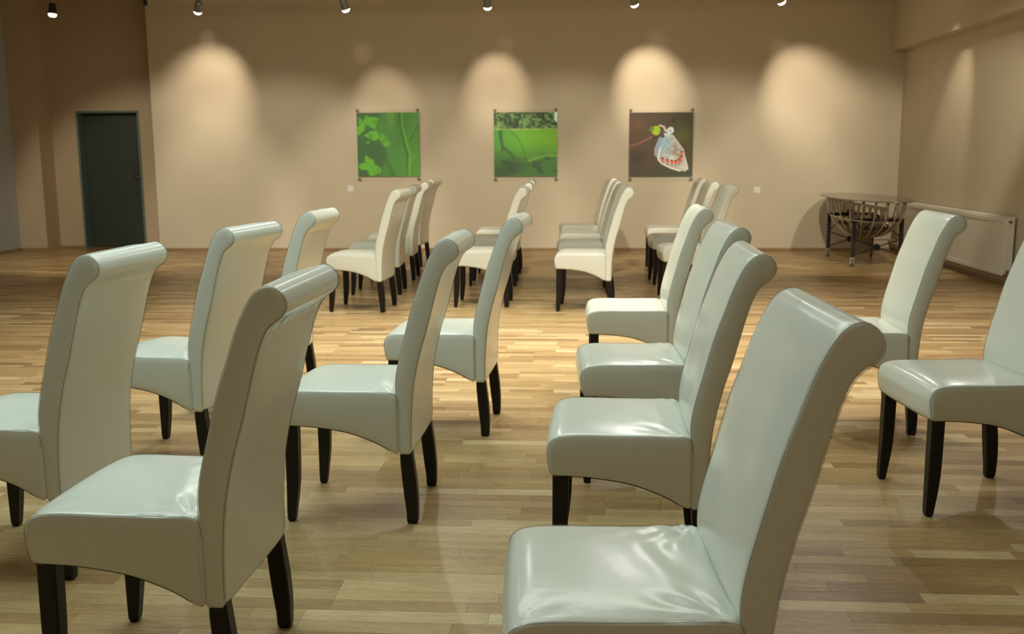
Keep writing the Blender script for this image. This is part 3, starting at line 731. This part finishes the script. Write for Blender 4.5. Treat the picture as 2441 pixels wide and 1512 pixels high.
# solid bottom bowl
b = bmesh.new(); rows = []
for i in range(9):
    s = .52 + .48 * i / 8
    rows.append([b.verts.new(Vector(hull(2 * PI * k / 32, min(s, .995)))) for k in range(32)])
for i in range(8):
    for k in range(32): b.faces.new((rows[i][k], rows[i][(k + 1) % 32], rows[i + 1][(k + 1) % 32], rows[i + 1][k]))
b.faces.new(rows[-1])
bmesh.ops.solidify(b, geom=b.faces[:], thickness=.004)
obj('bottom_bowl', b, M_BRONZE, r, True)
# perforated upright plate with oval holes along the boat
NH = 8; y0p, y1p = -1.0, .96
b = bmesh.new(); cell = (y1p - y0p) / NH; K = 16
for i in range(NH):
    yc = y0p + cell * (i + .5); zc = .635; ry, rz = cell * .30, .066
    vin = [b.verts.new((0, yc + ry * math.cos(2 * PI * k / K), zc + rz * math.sin(2 * PI * k / K))) for k in range(K)]
    vout = []
    for k in range(K):
        a = 2 * PI * k / K; c, s_ = math.cos(a), math.sin(a); q = max(abs(c), abs(s_))
        yy = yc + cell / 2 * c / q; zz = zc + (.095 if s_ > 0 else .19) * s_ / q
        f = abs(yy / 1.0); vout.append(b.verts.new((0, yy, zz if s_ >= 0 else zz - .12 * s_ / q * f * f)))
    for k in range(K): b.faces.new((vin[k], vin[(k + 1) % K], vout[(k + 1) % K], vout[k]))
bmesh.ops.remove_doubles(b, verts=b.verts[:], dist=.0005)
bmesh.ops.solidify(b, geom=b.faces[:], thickness=.006)
obj('perforated_plate', b, M_BRONZE, r, label='upright metal plate with a row of oval holes')
# frames
FXs = (-.24, .32); FYs = (-.49, .70); FZ = .54
for fy in FYs:
    for fx in FXs:
        b = bmesh.new(); box(b, fx - .022, fx + .022, fy - .022, fy + .022, .115, FZ, .002); obj('frame_leg', b, M_BLACK, r)
        cs = empty('castor', (fx, fy, 0)); cs.parent = r
        b = bmesh.new(); lathe(b, [(.028, .100), (.028, .108), (.010, .110), (.010, .116)], (0, 0, 0), (0, 0, 1), 12); box(b, -.022, -.017, -.022, .022, .035, .102); box(b, .017, .022, -.022, .022, .035, .102); obj('fork', b, M_CLEAR, cs)
        b = bmesh.new(); lathe(b, [(.030, -.013), (.040, -.010), (.040, .010), (.030, .013)], (0, .004, .040), (1, 0, 0), 20); obj('wheel', b, M_RUBBER, cs)
    b = bmesh.new(); box(b, FXs[0] - .022, FXs[1] + .022, fy - .022, fy + .022, FZ, FZ + .04, .002); obj('frame_rail', b, M_BLACK, r)
    hx_ = sum(FXs) / 2 + .0; hz_ = .235
    b = bmesh.new(); lathe(b, [(.022, -.022), (.040, -.02), (.042, 0), (.040, .02), (.022, .022)], (hx_, fy, hz_), (0, 1, 0), 20); obj('hub', b, M_BLACK, r, True)
    for fx in FXs:
        s = 1 if fx > 0 else -1
        for z_ in (.135, .335):
            b = bmesh.new(); tube(b, [(hx_, fy, hz_), (fx, fy, z_)], .007, 6); obj('brace_rod', b, M_BLACK, r)
        b = bmesh.new(); tube(b, [(fx, fy, .345), (hx_ + (.06 if s > 0 else -.06), fy, FZ + .005)], .007, 6); obj('brace_rod', b, M_BLACK, r)
    b = bmesh.new(); lathe(b, [(.0, -.03), (.035, -.02), (.035, .02), (.0, .03)], (hx_ - .02, fy, FZ + .055), (0, 1, 0), 14); obj('clamp', b, M_BLACK, r, True)
b = bmesh.new(); tube(b, [(sum(FXs) / 2, FYs[0], .235), (sum(FXs) / 2, FYs[1], .235)], .009, 8); obj('tie_rod', b, M_BLACK, r)
b = bmesh.new(); lathe(b, [(.125, -.006), (.13, 0), (.125, .006)], (sum(FXs) / 2, .08, .235), (.75, .66, .0), 32); obj('counterweight_disc', b, M_BRONZE, r)
